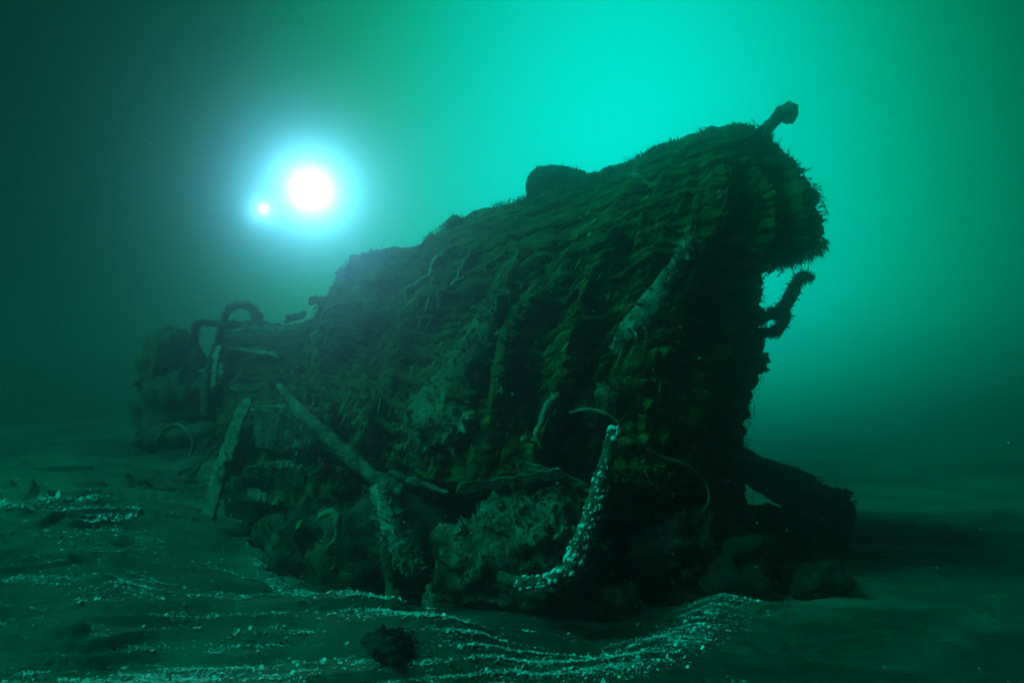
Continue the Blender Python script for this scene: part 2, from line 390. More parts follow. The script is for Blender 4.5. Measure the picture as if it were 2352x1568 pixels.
wreck = thing('shipwreck_bow', 'huge dark overgrown wooden bow of a sunken ship rising from the seabed', 'shipwreck')
ns, nt = 460, 300
S, T = np.meshgrid(np.linspace(0, NC - 1, ns), np.linspace(0, NR - 1, nt), indexing='ij')
streak = fbm(S * 2.6, T * 10.0, None, 4, 77)
ridge = 1 - np.abs(fbm(S * 1.6 + 0.3 * T, T * 6.0, None, 3, 55)) * 2
fine = fbm(S * 16, T * 40, None, 3, 91)
off = 0.10 * streak + 0.07 * ridge + 0.035 * fine - 0.09
P, n_, a_, b_ = hs(S, T, off)
idx = np.arange(ns * nt).reshape(ns, nt)
F = np.stack([idx[:-1, :-1], idx[:-1, 1:], idx[1:, 1:], idx[1:, :-1]], -1).reshape(-1, 4)
mesh_obj('hull', P.reshape(-1, 3), F, M['hull'], wreck, uv=hull_coords(S, T).reshape(-1, 2))

# planks: one object each
def plank(s0, s1, t0, t1, off0, lift, seed, name='plank', mat='plank', th=0.10, nu=44, nv=6):
    u = np.linspace(0, 1, nu); v = np.linspace(0, 1, nv)
    U, Vv = np.meshgrid(u, v, indexing='ij')
    r = np.random.default_rng(seed)
    e0 = r.normal(size=nv) * 0.05; e1 = r.normal(size=nv) * 0.08
    Sg = s0 + e0[None, :] + (s1 + e1[None, :] - s0 - e0[None, :]) * U
    wd = (t1 - t0)
    Tg = t0 + wd * Vv + 0.25 * wd * fbm(Sg * 2.2 + seed, Vv * 1.6 + seed * 3.3, None, 3, 4)
    edge = 1 - np.abs(Vv * 2 - 1) ** 3
    o = off0 - 0.05 * (1 - edge) + lift * smooth(0.55, 1.0, U) + 0.05 * fbm(Sg * 3.5, Tg * 16, None, 4, 5) + 0.03 * fbm(Sg * 13, Tg * 22, None, 3, 6)
    top, n, a, b = hs(Sg, Tg, o); bot = top - n * th
    V = np.concatenate([top.reshape(-1, 3), bot.reshape(-1, 3)]); m = nu * nv
    I = np.arange(m).reshape(nu, nv)
    F = [tuple(q) for q in np.stack([I[:-1, :-1], I[:-1, 1:], I[1:, 1:], I[1:, :-1]], -1).reshape(-1, 4).tolist()]
    F += [tuple(x + m for x in reversed(q)) for q in F]
    ring = list(I[:, 0]) + list(I[-1, 1:]) + list(I[::-1, -1][1:]) + list(I[0, ::-1][1:-1])
    for k in range(len(ring)):
        p, q = int(ring[k]), int(ring[(k + 1) % len(ring)])
        F.append((p, q, q + m, p + m))
    uv = np.concatenate([hull_coords(Sg, Tg).reshape(-1, 2)] * 2) + seed * 0.37
    return mesh_obj(name, V, F, M[mat], wreck, uv=uv)
rs = random.Random(4)
t = 2.05; k = 0
while t < 8.25:
    w = rs.uniform(0.20, 0.34) * (0.8 if t > 6.5 else 1.0)
    s = 0.1 + rs.uniform(0, 0.5)
    while s < 10.3:
        ln = rs.uniform(1.2, 3.4); e = min(s + ln, 10.5)
        gone = 0.16 + 0.20 * (t > 6.3) + 0.12 * (t > 7.4)
        if rs.random() > gone:
            plank(s, e, t, t + w * rs.uniform(0.84, 0.96), rs.uniform(-0.03, 0.05), rs.choice([0, 0, 0, 0.05, 0.14]), 100 + k)
        s = e + rs.uniform(0.02, 0.10); k += 1
    t += w

# heavy frames that stand proud of the planking, running down the flank
gs, gt = np.meshgrid(np.linspace(0, NC - 2, 260), np.linspace(2, NR - 2, 200), indexing='ij')
gP = hs(gs, gt, np.zeros_like(gs))[0]
_d = gP - CAM; _f = _d[..., 1] * CP + _d[..., 2] * SP
gX = 1176 + 1568 * _d[..., 0] / _f; gY = 784 - 1568 * (-_d[..., 1] * SP + _d[..., 2] * CP) / _f
def on_hull(dx, dy):
    c = np.hypot(gX - dx, gY - dy) + (_f - 9) * 0.8
    i = np.unravel_index(np.argmin(c), c.shape); return gs[i], gt[i]
def rib(path, width, proud, seed, name='rib', mat='pale', nu=44, nv=11, bristle=0):
    st = np.array([on_hull(*p) for p in path]); q = spline(st, nu)
    C, n, a, b = hs(q[:, 0], q[:, 1], np.zeros(nu))
    C = spline(C[::4], nu); T = np.gradient(C, axis=0); T /= np.linalg.norm(T, axis=1)[:, None]
    side = np.cross(T, n); side /= np.linalg.norm(side, axis=1)[:, None]
    u = np.linspace(0, 1, nu); w = np.interp(u, np.linspace(0, 1, len(width)), width) * (1 + .3 * fbm(u * 7, u * 0 + seed, None, 3, seed))
    h = np.interp(u, [0, .12, .85, 1], [.35, 1, 1, .4]) * proud
    an = np.linspace(-.15, math.pi + .15, nv)
    V = C[:, None] + side[:, None] * (np.cos(an)[None, :] * w[:, None] / 2)[..., None] + n[:, None] * (np.sign(np.sin(an)) * np.abs(np.sin(an))[None, :] ** .6 * h[:, None])[..., None]
    V += n[:, None] * (.07 * fbmP(V, 7, 4, seed) + .03 * fbmP(V, 24, 2, seed))[..., None]
    I = np.arange(nu * nv).reshape(nu, nv); F = np.stack([I[:-1, :-1], I[:-1, 1:], I[1:, 1:], I[1:, :-1]], -1).reshape(-1, 4)
    o = mesh_obj(name, V.reshape(-1, 3), F, M[mat], wreck)
    if bristle:
        i = RNG.integers(0, nu, bristle); j = RNG.integers(1, nv - 1, bristle)
        L = RNG.gamma(2.4, .028, bristle) + .02; d = -side[i] * RNG.normal(size=(bristle, 1)) * .6 + T[i] * RNG.uniform(.3, 1, (bristle, 1)); d /= np.linalg.norm(d, axis=1)[:, None]
        Vb, Fb = flakes(V[i, j], n[i], d, L, L * .22, .5); tag(mesh_obj('crust', Vb, Fb, M[mat], o, smoothed=False), kind='stuff')
    return o
rib([(1582, 545), (1548, 620), (1505, 690), (1450, 760), (1402, 828)], [.12, .26, .36, .44, .2], .17, 1, mat='timber', bristle=160)
rib([(1168, 672), (1125, 740), (1085, 820), (1035, 900), (1000, 980), (990, 1055)], [.2, .4, .6, .85, 1.0, .7], .26, 2, mat='silt', bristle=900)
rib([(1052, 568), (1005, 610), (962, 660), (935, 705)], [.06, .10, .10, .05], .14, 3)
rib([(1110, 560), (1060, 640), (1010, 730)], [.05, .08, .05], .12, 5)
rib([(1440, 880), (1385, 920), (1335, 960)], [.25, .42, .3], .16, 4, mat='silt', bristle=260)
rib([(770, 700), (735, 770), (712, 850)], [.06, .09, .06], .12, 6)
rib([(1240, 640), (1180, 740), (1150, 860), (1120, 960)], [.12, .2, .22, .12], .14, 7, mat='plank', bristle=200)
rib([(1430, 405), (1465, 410), (1500, 432), (1530, 445)], [.04, .06, .06, .03], .08, 8)

# growth: ragged scraps over the planking, tufts along the edges
def scatter(n, s0, s1, t0, t1): return RNG.uniform(s0, s1, n), RNG.uniform(t0, t1, n)
parts = []
s_, t_ = scatter(1500, 0, 10.6, 1.6, 8.6)
P, n_, a_, b_ = hs(s_, t_, np.full(len(s_), 0.07))
dirn = -a_ * RNG.uniform(0.1, 1.0, (len(s_), 1)) + b_ * (0.5 + RNG.normal(size=(len(s_), 1)) * 0.8) + RNG.normal(size=(len(s_), 3)) * 0.15
dirn -= n_ * (dirn * n_).sum(1)[:, None]; dirn /= np.linalg.norm(dirn, axis=1)[:, None]
L = RNG.gamma(2.0, 0.030, len(s_)) + 0.03
parts.append(flakes(P, n_, dirn, L, L * RNG.uniform(0.08, 0.22, len(s_)), 0.22))
# long draped strands that hang down the folds
s_, t_ = scatter(3400, 0.3, 10.6, 2.1, 8.4); P, n_, a_, b_ = hs(s_, t_, np.full(len(s_), 0.05)); m_ = len(s_)
up_ = smooth(4.6, 2.6, t_)[:, None]
dirn = b_ * (1 - up_ * .8) - a_ * (.25 + up_ * .9) + RNG.normal(size=(m_, 3)) * .16; dirn -= n_ * (dirn * n_).sum(1)[:, None]; dirn /= np.linalg.norm(dirn, axis=1)[:, None]
L = RNG.gamma(2.4, 0.07, m_) + 0.05; parts.append(flakes(P, n_, dirn, L, RNG.uniform(.003, .012, m_) * (1 + L), 0.10))
V, F = join(parts); tag(mesh_obj('encrusting_growth', V, F, M['growth'], wreck, smoothed=False), kind='stuff')
parts = []
for n, s0, s1, t0, t1, l0, l1, up in ((2600, 5.2, 10.2, 1.85, 2.5, .03, .12, .7), (1100, 2.6, 5.4, 1.85, 2.4, .03, .09, .6), (1500, 10.0, 11.0, 2.6, 5.4, .03, .11, -.1), (700, 10.0, 10.6, 5.4, 9, .03, .08, 0),
                                      (900, 9.6, 10.9, 4.7, 5.4, .06, .2, -.8), (3000, 5, 10, 6.4, 8.4, .04, .12, 0), (3500, 1, 10.6, 2.2, 8.4, .02, .06, .2)):
    s_, t_ = scatter(n, s0, s1, t0, t1)
    keep = fbm(s_ * 4, t_ * 4, None, 3, 8) > 0.02; s_, t_ = s_[keep], t_[keep]
    P, n_, a_, b_ = hs(s_, t_, np.full(len(s_), 0.04)); n_ = n_ + np.array([0, 0, up])
    L = RNG.uniform(l0, l1, len(s_)); parts.append(blades(P, n_, L, L * 0.07 + 0.003, 0.35))
V, F = join(parts); tag(mesh_obj('tufts', V, F, M['growth'], wreck, smoothed=False), kind='stuff')

# the knobbed post at the very top, the broken bracket on the stem, the block behind the rail
def encrusted(name, pts, rad, mat, parent, n=40, k=12, rough=0.3, freq=9, seed=0, fuzz=0, fl=(.03, .08), uv=None, flat=1.0):
    V, F, C, D = tube(pts, rad, n, k, rough, freq, seed, flat)
    o = mesh_obj(name, V, F, M[mat], parent)
    if fuzz:
        i = RNG.integers(0, n, fuzz); j = RNG.integers(0, k, fuzz)
        L = RNG.uniform(*fl, fuzz); P = V[i * k + j] + RNG.normal(size=(fuzz, 3)) * 0.012
        Vb, Fb = blades(P, D[i, j], L, L * 0.09 + 0.003, 0.4)
        tag(mesh_obj('fuzz', Vb, Fb, M['growth'], o, smoothed=False), kind='stuff')
    return o
encrusted('bollard', [at(1742, 312, 10.85), at(1765, 292, 10.8), at(1784, 272, 10.8), at(1796, 262, 10.8), at(1812, 260, 10.8), at(1826, 262, 10.8)],
          [.13, .11, .10, .13, .17, .14], 'darkwood', wreck, n=26, k=14, rough=.22, seed=5, fuzz=90, fl=(.02, .06))
encrusted('bracket', [at(1868, 640, 10.6), at(1850, 636, 10.6), at(1832, 645, 10.6), at(1815, 680, 10.6), at(1795, 712, 10.65), at(1770, 722, 10.7), at(1742, 735, 10.8)],
          [.05, .085, .09, .10, .11, .09, .07], 'iron', wreck, n=50, rough=.35, freq=12, seed=8, fuzz=500, fl=(.02, .07))
encrusted('bracket', [at(1800, 700, 10.64), at(1803, 725, 10.64), at(1795, 748, 10.65), at(1775, 762, 10.7), at(1745, 765, 10.85)],
          [.09, .08, .08, .085, .08], 'iron', wreck, n=34, rough=.35, freq=12, seed=9, fuzz=380, fl=(.02, .07))
encrusted('hanging_scrap', [at(1752, 612, 10.7), at(1790, 606, 10.6), at(1822, 596, 10.6), at(1836, 575, 10.65)], [.06, .05, .05, .06], 'iron', wreck, n=26, rough=.5, freq=12, seed=19, fuzz=420, fl=(.03, .1))
# windlass block: rounded box behind the rail
bm = bmesh.new(); prof = [(1205, 470), (1207, 430), (1214, 398), (1232, 382), (1262, 376), (1296, 379), (1325, 386), (1351, 390), (1354, 420), (1350, 470)]
fr = [bm.verts.new(at(x, y, 13.2)) for x, y in prof]; bk = [bm.verts.new(at(x, y, 13.2) + np.array([.1, .9, -.05])) for x, y in prof]
bm.faces.new(fr); bm.faces.new(bk[::-1])
for i in range(len(prof)):
    j = (i + 1) % len(prof); bm.faces.new((fr[j], fr[i], bk[i], bk[j]))
bmesh.ops.recalc_face_normals(bm, faces=bm.faces)
bmesh.ops.bevel(bm, geom=[e for e in bm.edges], offset=.05, segments=2, affect='EDGES')
bmesh.ops.triangulate(bm, faces=bm.faces); bmesh.ops.subdivide_edges(bm, edges=bm.edges, cuts=2, use_grid_fill=True)
bmesh.ops.subdivide_edges(bm, edges=bm.edges, cuts=1)
me = bpy.data.meshes.new('windlass'); bm.to_mesh(me); bm.free()
co = np.empty(len(me.vertices) * 3); me.vertices.foreach_get('co', co); co = co.reshape(-1, 3)
co += (0.10 * fbmP(co, 3, 5, 6))[:, None] * np.array([.6, 1, .6]); me.vertices.foreach_set('co', co.ravel()); me.materials.append(M['hull'])
wl = bpy.data.objects.new('windlass', me); COL.objects.link(wl); wl.parent = wreck
sel = RNG.integers(0, len(co), 700); Lq = RNG.uniform(.02, .09, 700); Vb, Fb = blades(co[sel], np.tile([0, -.4, .6], (700, 1)), Lq, Lq * .1 + .003, .6); tag(mesh_obj('tufts', Vb, Fb, M['growth'], wl, smoothed=False), kind='stuff')
encrusted('cleat', [at(1030, 525, 12.4), at(1038, 512, 12.4), at(1052, 508, 12.4), at(1060, 520, 12.4)], [.10, .11, .10, .08], 'darkwood', wreck, n=18, rough=.4, seed=12, fuzz=60)
def board(name, p, q, w, th, mat, parent, seed, roll=0.0, nu=16, taper=(1, 1)):
    """a split, uneven board from p to q"""
    p, q = np.asarray(p), np.asarray(q); ax = (q - p) / np.linalg.norm(q - p)
    side = np.cross(ax, np.array([0, -1, 0.25])); side /= np.linalg.norm(side); nrm = np.cross(ax, side)
    side, nrm = side * math.cos(roll) + nrm * math.sin(roll), nrm * math.cos(roll) - side * math.sin(roll)
    r = np.random.default_rng(seed); u = np.linspace(0, 1, nu); V = []
    wd = w * np.interp(u, [0, 1], taper) * (1 + .18 * fbm(u * 4, np.full(nu, seed * 1.3), None, 3, seed)); bow = .06 * np.sin(u * math.pi) * r.normal()
    cr_ = [(-1, .5), (-.35, .62), (.3, .55), (1, .5), (1, -.5), (-1, -.5)]
    for i in range(nu):
        c_ = p + (q - p) * u[i] + nrm * bow[i] + side * .012 * r.normal()
        for a, b in cr_:
            V.append(c_ + side * (a * wd[i] / 2 + r.normal() * .008) + nrm * (b * th + r.normal() * .008) + ax * (r.normal() * .05 if i in (0, nu - 1) else 0))
    K = len(cr_); F = []
    for i in range(nu - 1):
        for j in range(K): F.append((i * K + j, i * K + (j + 1) % K, (i + 1) * K + (j + 1) % K, (i + 1) * K + j))
    F.append(tuple(range(K))[::-1]); F.append(tuple((nu - 1) * K + j for j in range(K)))
    return mesh_obj(name, V, F, M[mat], parent, smoothed=False)
for i, (x0, y0, Y0, x1, y1, Y1, w, m) in enumerate([(520, 768, 14.3, 690, 792, 13.2, .16, 'darkwood'), (560, 752, 14.2, 672, 752, 13.8, .10, 'timber'), (545, 800, 14.0, 640, 815, 13.2, .07, 'timber'), (505, 792, 14.1, 492, 890, 13.6, .14, 'timber'),
        (600, 900, 12.3, 700, 838, 12.2, .10, 'timber'), (640, 880, 12.2, 540, 890, 12.8, .16, 'darkwood'), (715, 690, 13.6, 752, 690, 13.4, .16, 'darkwood'), (655, 735, 13.9, 700, 722, 13.7, .14, 'darkwood'), (795, 640, 12.9, 812, 595, 13.1, .12, 'darkwood'),
        (960, 575, 12.6, 1000, 545, 12.4, .14, 'darkwood')]):
    board('broken_plank', at(x0, y0, Y0), at(x1, y1, Y1), w, .05, m, wreck, 600 + i, roll=.3)
settle(wreck)

# ------------------------------------------------------------------ heap of collapsed timbers in front of the undercut
heap = thing('debris_heap', 'silty heap of collapsed hull timbers and shell crust below the middle of the bow', 'debris')
c = at(1215, 1215, 8.8); c[2] = 0.35
V, F = blob(c, (1.2, .8, 1.0), 90, .34, 1.7, 14)
mesh_obj('mound', V, F, M['debris'], heap)
Dn = V - c; Dn /= np.linalg.norm(Dn, axis=1)[:, None]
sel = RNG.integers(0, len(V), 2600); sel = sel[(V[sel, 1] < c[1] + .3)]
tg = np.cross(Dn[sel], RNG.normal(size=(len(sel), 3)) * .3 + np.array([0, 0, 1])); tg /= np.linalg.norm(tg, axis=1)[:, None]
L = np.minimum(RNG.gamma(2.2, .028, len(sel)) + .03, .11)
Vb, Fb = flakes(V[sel], Dn[sel], tg, L, L * .35, .5)
tag(mesh_obj('crust', Vb, Fb, M['debris'], heap, smoothed=False), kind='stuff')
for i, (x0, y0, Y0, x1, y1, Y1, w) in enumerate([(1060, 1120, 9.0, 1290, 1085, 8.7, .12),
                                                (1180, 1060, 8.9, 1385, 1130, 8.6, .10), (1230, 1290, 8.2, 1310, 1215, 8.1, .12)]):
    board('plank', at(x0, y0, Y0), at(x1, y1, Y1), w, .05, 'debris', heap, 300 + i, roll=.5)
# drooping bush of crust on the heap's side
Pq = np.array([at(RNG.uniform(1060, 1160), RNG.uniform(1210, 1310), 8.25) for _ in range(420)])
Lq = RNG.uniform(.06, .2, 420); Vb, Fb = blades(Pq, np.tile([-.7, -.5, -.1], (420, 1)), Lq, Lq * .09 + .004, .5)
tag(mesh_obj('tufts', Vb, Fb, M['pale'], heap, smoothed=False), kind='stuff')
settle(heap)

# ------------------------------------------------------------------ hawser covered in white anemones
haw = thing('hawser', 'thick rope dotted with white anemones, curving down in front of the bow', 'rope')
hp = [at(1412, 985, 8.35), at(1405, 1005, 8.3), at(1392, 1060, 8.2), at(1376, 1120, 8.1), at(1352, 1195, 7.9), at(1328, 1255, 7.75), at(1308, 1300, 7.65), at(1280, 1328, 7.6), at(1240, 1337, 7.6), at(1205, 1340, 7.62), at(1150, 1325, 7.9)]
V, F, C, D = tube(hp, [.075, .08, .085, .09, .095, .095, .09, .085, .08, .075, .06], 110, 16, .22, 9, 31)
mesh_obj('strand', V, F, M['rope'], haw)
ico = bmesh.new(); bmesh.ops.create_icosphere(ico, subdivisions=1, radius=1.0)
ICV = np.array([v.co[:] for v in ico.verts]); ICF = [tuple(v.index for v in f.verts) for f in ico.faces]; ico.free()
am = []
for q in range(5):
    Vq = ICV * np.array([1, 1, .7]) * (1 + .3 * np.random.default_rng(q).normal(size=(len(ICV), 1)) * .6)
    me = bpy.data.meshes.new('anemone'); me.from_pydata(Vq.tolist(), [], ICF); me.materials.append(M['anemone']); me.polygons.foreach_set('use_smooth', [True] * len(me.polygons)); am.append(me)
na = 0
for q in range(620):
    u = RNG.random()
    if q < 60: u = RNG.uniform(0, .06)
    elif u < .22 and RNG.random() < .55: u = RNG.uniform(.3, .95)
    if u > .93: u = RNG.uniform(.45, .9)
    i = int(u * 109); j = int(RNG.integers(0, 16))
    if D[i, j][1] > .3 or na > 285: continue
    na += 1
    o = bpy.data.objects.new('anemone', am[q % 5]); COL.objects.link(o); o.parent = haw
    o.location = V[i * 16 + j]; o.rotation_euler = Vector(D[i, j]).to_track_quat('Z', 'Y').to_euler()
    z = float(RNG.gamma(3, .0044)) + .003; o.scale = (z * RNG.uniform(.8, 1.4), z * RNG.uniform(.8, 1.4), z)
hawloc = None
settle(haw)

# ------------------------------------------------------------------ spars, boards and hoops around the wreck
def spar(name, label, cat, pts, rad, mat, n=50, k=12, rough=.25, freq=8, seed=0, fuzz=0, fl=(.03, .08), flat=1.0, group=None, part='timber'):
    t_ = thing(name, label, cat, group)
    V, F, C, D = tube(pts, rad, n, k, rough, freq, seed, flat)
    mesh_obj(part, V, F, M[mat], t_)
    if fuzz:
        i = RNG.integers(0, n, fuzz); j = RNG.integers(0, k, fuzz)
        L = RNG.uniform(*fl, fuzz); P = V[i * k + j] + RNG.normal(size=(fuzz, 3)) * .012
        Vb, Fb = blades(P, D[i, j] * .8 + np.array([.25, -.2, 0]), L, L * .06 + .003, .35)
        tag(mesh_obj('tufts', Vb, Fb, M[mat if mat == 'pale' else 'growth'], t_, smoothed=False), kind='stuff')
    settle(t_); return t_
spar('fallen_spar', 'long pale round spar leaning down to the right across the hollow side', 'spar',
     [at(640, 885, 10.6), at(690, 945, 10.2), at(750, 1000, 9.8), at(810, 1055, 9.4), at(870, 1100, 9.1), at(925, 1130, 8.9)],
     [.05, .085, .10, .10, .11, .09], 'debris', seed=41, rough=.45, fuzz=160, fl=(.03, .09))
spar('branch_spar', 'short silty spar running from the leaning spar to the heap of timbers', 'spar',
     [at(895, 1085, 9.3), at(950, 1105, 9.15), at(1030, 1132, 9.0)], [.04, .06, .03], 'debris', seed=42, rough=.5, n=30)
spar('bristly_spar', 'bristly pale timber stump hanging below the crossing of the spars', 'spar',
     [at(862, 1118, 8.6), at(885, 1180, 8.3), at(910, 1240, 8.15), at(938, 1285, 8.05), at(965, 1312, 8.0)], [.07, .10, .11, .10, .04], 'pale', seed=43, rough=.35, fuzz=700, fl=(.04, .12))
spar('hanging_pole', 'thin dim pole standing on the seabed under the bristly stump', 'pole',
     [at(884, 1225, 9.0), at(890, 1290, 8.9), at(900, 1345, 8.8), at(904, 1375, 8.75), ground(906, 1395)], [.07, .09, .08, .12, .11], 'darkwood', seed=44, rough=.25, n=34)
spar('sagging_cable', 'thin pale cable sagging across the hull behind the dotted rope', 'cable',
     [at(1308, 948, 9.0), at(1350, 940, 8.9), at(1400, 956, 8.85), at(1450, 1000, 8.9), at(1510, 1045, 9.0), at(1580, 1070, 9.15), at(1622, 1110, 9.3), at(1628, 1150, 9.4), at(1605, 1190, 9.5)],
     [.022, .03, .028, .026, .024, .024, .024, .022, .02], 'timber', n=70, k=8, seed=45, rough=.35, part='cable')
spar('small_rod', 'short rod with a pale round knob sticking out above the heap', 'rod',
     [at(1198, 1008, 8.95), at(1206, 1009, 8.95), at(1216, 1013, 9.0), at(1240, 1020, 9.1)], [.05, .05, .018, .016], 'pale', n=20, k=8, seed=46, rough=.2, part='rod')
spar('twisted_stump', 'twisted branching growth standing on the hull above the heap', 'stump',
     [at(1245, 1030, 9.0), at(1235, 1000, 9.0), at(1245, 965, 9.05), at(1262, 930, 9.1), at(1285, 905, 9.2)], [.04, .05, .06, .07, .03], 'timber', n=30, k=9, seed=47, rough=.5, part='stem')
lb = thing('leaning_board', 'broad pale board leaning against the wreck beside the hoop on the seabed', 'board')
board('board', at(566, 915, 10.4), at(478, 1185, 10.0), .26, .05, 'timber', lb, 51, roll=.25, nu=22, taper=(.7, 1.0))
board('splinter', at(520, 1050, 10.1), at(488, 1090, 10.0), .14, .03, 'timber', lb, 52, roll=.3)
settle(lb)
fr_ = thing('collapsed_framing', 'square opening of collapsed framing with silty boards behind the leaning spar', 'framing')
for i, (x0, y0, Y0, x1, y1, Y1, w, m) in enumerate([(575, 935, 10.9, 765, 945, 10.7, .10, 'pale'), (590, 985, 10.9, 760, 1000, 10.7, .55, 'debris'), (555, 1080, 10.6, 790, 1085, 10.2, .16, 'debris'),
        (540, 1120, 10.4, 700, 1100, 10.0, .22, 'darkwood'), (600, 1070, 10.3, 720, 1062, 10.1, .09, 'pale'), (690, 1010, 10.2, 735, 1100, 10.0, .30, 'debris'), (520, 1170, 10.4, 760, 1190, 9.9, .3, 'darkwood'),
        (560, 1130, 10.1, 640, 1150, 9.9, .14, 'timber')]):
    board('plank', at(x0, y0, Y0), at(x1, y1, Y1), w, .05, m, fr_, 400 + i, roll=.35)
Pq = np.array([at(RNG.uniform(680, 730), RNG.uniform(1030, 1070), 9.9) for _ in range(180)]); Lq = RNG.uniform(.08, .28, 180)
Vb, Fb = blades(Pq, np.tile([-.1, -.4, .7], (180, 1)), Lq, Lq * .08 + .004, .45); tag(mesh_obj('tufts', Vb, Fb, M['pale'], fr_, smoothed=False), kind='stuff')
settle(fr_)
# dark rubble that fills the hollow under the flank
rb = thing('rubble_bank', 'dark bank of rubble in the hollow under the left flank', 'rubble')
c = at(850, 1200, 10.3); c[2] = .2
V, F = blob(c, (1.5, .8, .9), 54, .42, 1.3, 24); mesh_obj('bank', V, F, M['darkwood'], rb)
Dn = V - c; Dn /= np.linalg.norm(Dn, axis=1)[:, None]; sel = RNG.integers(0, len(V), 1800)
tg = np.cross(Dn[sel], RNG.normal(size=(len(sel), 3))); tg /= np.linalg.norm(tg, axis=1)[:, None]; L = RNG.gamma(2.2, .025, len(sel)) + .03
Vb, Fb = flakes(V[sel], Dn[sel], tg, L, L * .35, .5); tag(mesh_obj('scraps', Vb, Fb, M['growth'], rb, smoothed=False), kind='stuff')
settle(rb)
spar('bent_hoop', 'small curled iron hoop hanging in the dark hollow', 'hoop',
     [at(730, 1195, 9.2), at(745, 1178, 9.1), at(768, 1178, 9.05), at(778, 1205, 9.0), at(772, 1235, 9.0), at(752, 1255, 9.05)], [.02, .04, .05, .05, .03, .02], 'timber', n=36, k=8, seed=61, rough=.4, part='hoop')

spar('arched_frame', 'thin arch of bent iron standing up behind the left end of the wreck', 'frame',
     [at(512, 742, 15.2), at(522, 715, 15.2), at(545, 699, 15.2), at(572, 702, 15.2), at(588, 722, 15.2), at(600, 745, 15.2), at(640, 752, 15.0)], [.09, .10, .09, .09, .10, .09, .08], 'iron', n=60, k=10, seed=71, rough=.5, freq=6, fuzz=260, fl=(.03, .09), part='arch')
spar('looped_frame', 'drooping loop of bent iron at the far left end of the wreck', 'frame',
     [at(470, 840, 15.0), at(448, 800, 15.0), at(443, 765, 15.0), at(458, 742, 15.0), at(490, 742, 15.0), at(530, 748, 15.0), at(600, 745, 15.1)], [.14, .10, .08, .08, .08, .09, .09], 'iron', n=60, k=10, seed=72, rough=.5, freq=6, fuzz=260, fl=(.03, .09), part='arch')
spar('upright_timber', 'dark upright timber between the iron loop and the hull', 'frame',
     [at(512, 745, 14.7), at(500, 790, 14.7), at(488, 830, 14.6), at(480, 870, 14.5), at(478, 960, 14.3)], [.08, .10, .12, .14, .16], 'darkwood', n=40, k=10, seed=73, rough=.2)

far = thing('hull_fragment', 'dark blurred hull fragment lying in the haze beyond the left end of the wreck', 'wreckage')
c = at(430, 930, 20.0); V, F = blob(c, (1.2, 1.2, 1.25), 40, .45, 1.2, 33); mesh_obj('hull', V, F, M['darkwood'], far)
c = at(385, 850, 20.3); V, F = blob(c, (.7, .8, .9), 30, .5, 1.6, 34); mesh_obj('top', V, F, M['hull'], far)
c2 = c; c = at(425, 1010, 18.5); V2, F2 = blob(c, (1.1, .9, .5), 30, .45, 1.5, 35); mesh_obj('base', V2, F2, M['darkwood'], far)
sel = RNG.integers(0, len(V), 900); Lq = RNG.uniform(.05, .16, 900); Dq = V[sel] - c2; Dq /= np.linalg.norm(Dq, axis=1)[:, None]
Vb, Fb = blades(V[sel], Dq + np.array([0, 0, .5]), Lq, Lq * .1, .5); tag(mesh_obj('weed', Vb, Fb, M['growth'], far, smoothed=False), kind='stuff')
settle(far)
spar('barrel_hoop', 'pale curved hoop lying against the dark fragment on the seabed', 'hoop',
     [at(358, 1015, 12.6), at(375, 990, 12.6), at(402, 975, 12.6), at(432, 990, 12.55), at(445, 1020, 12.5), at(436, 1045, 12.5)], [.03, .035, .04, .04, .04, .03], 'timber', n=44, k=8, seed=81, rough=.2, part='hoop')
for i, (x0, y0, x1, y1, lab) in enumerate([(470, 1010, 412, 1088, 'pointed dark splinter at the outer edge of the left debris'), (492, 1020, 430, 1102, 'longer dark splinter lying beside the leaning board')]):
    b = thing('splinter', lab, 'splinter', 'splinters at the left edge of the wreck')
    board('shard', at(x0, y0, 11.2), at(x1, y1, 10.9), .16, .04, 'darkwood', b, 90 + i, roll=.3, taper=(1.2, .25)); settle(b)

# fallen mast and rubble behind the stem on the right
mast = thing('fallen_mast', 'thick blurred log sloping down to the right behind the stem', 'log')
V, F, C, D = tube([at(1660, 1050, 13.2), at(1740, 1082, 13.0), at(1830, 1135, 12.7), at(1900, 1170, 12.4), at(1950, 1190, 12.2)], [.24, .28, .36, .40, .30], 60, 20, .3, 3, 101)
mesh_obj('trunk', V, F, M['black'], mast)
i = RNG.integers(0, 60, 1500); j = RNG.integers(0, 20, 1500); L = RNG.gamma(2.2, .018, 1500) + .02; tq = np.gradient(C, axis=0)[i]; tq = tq / np.linalg.norm(tq, axis=1)[:, None] + RNG.normal(size=(1500, 3)) * .3
Vb, Fb = flakes(V[i * 20 + j], D[i, j], tq, L, L * .4, .35); tag(mesh_obj('crust', Vb, Fb, M['black'], mast, smoothed=False), kind='stuff')
board('splinter', at(1890, 1125, 12.2), at(1950, 1140, 12.0), .2, .08, 'black', mast, 110)
settle(mast)
rk = thing('rubble_pile', 'black rounded rubble on the seabed under the sloping log', 'rubble')
c = ground(1858, 1350); c[2] += .12; V, F = blob(c, (.5, .4, .26), 40, .6, 2.6, 120); mesh_obj('boulder', V, F, M['black'], rk)
c = at(1800, 1240, 12.0); V, F = blob(c, (.75, .6, .55), 44, .6, 2.0, 121); mesh_obj('boulder', V, F, M['black'], rk)
board('plank', at(1810, 1185, 11.2), at(1905, 1300, 10.6), .16, .06, 'black', rk, 122)
settle(rk)
sd = thing('stem_rubble', 'dark lumpy rubble at the foot of the stem', 'rubble')
c = at(1600, 1240, 9.7); c[2] = .25; V, F = blob(c, (.95, .6, .7), 54, .6, 2.2, 130); mesh_obj('bank', V, F, M['black'], sd)
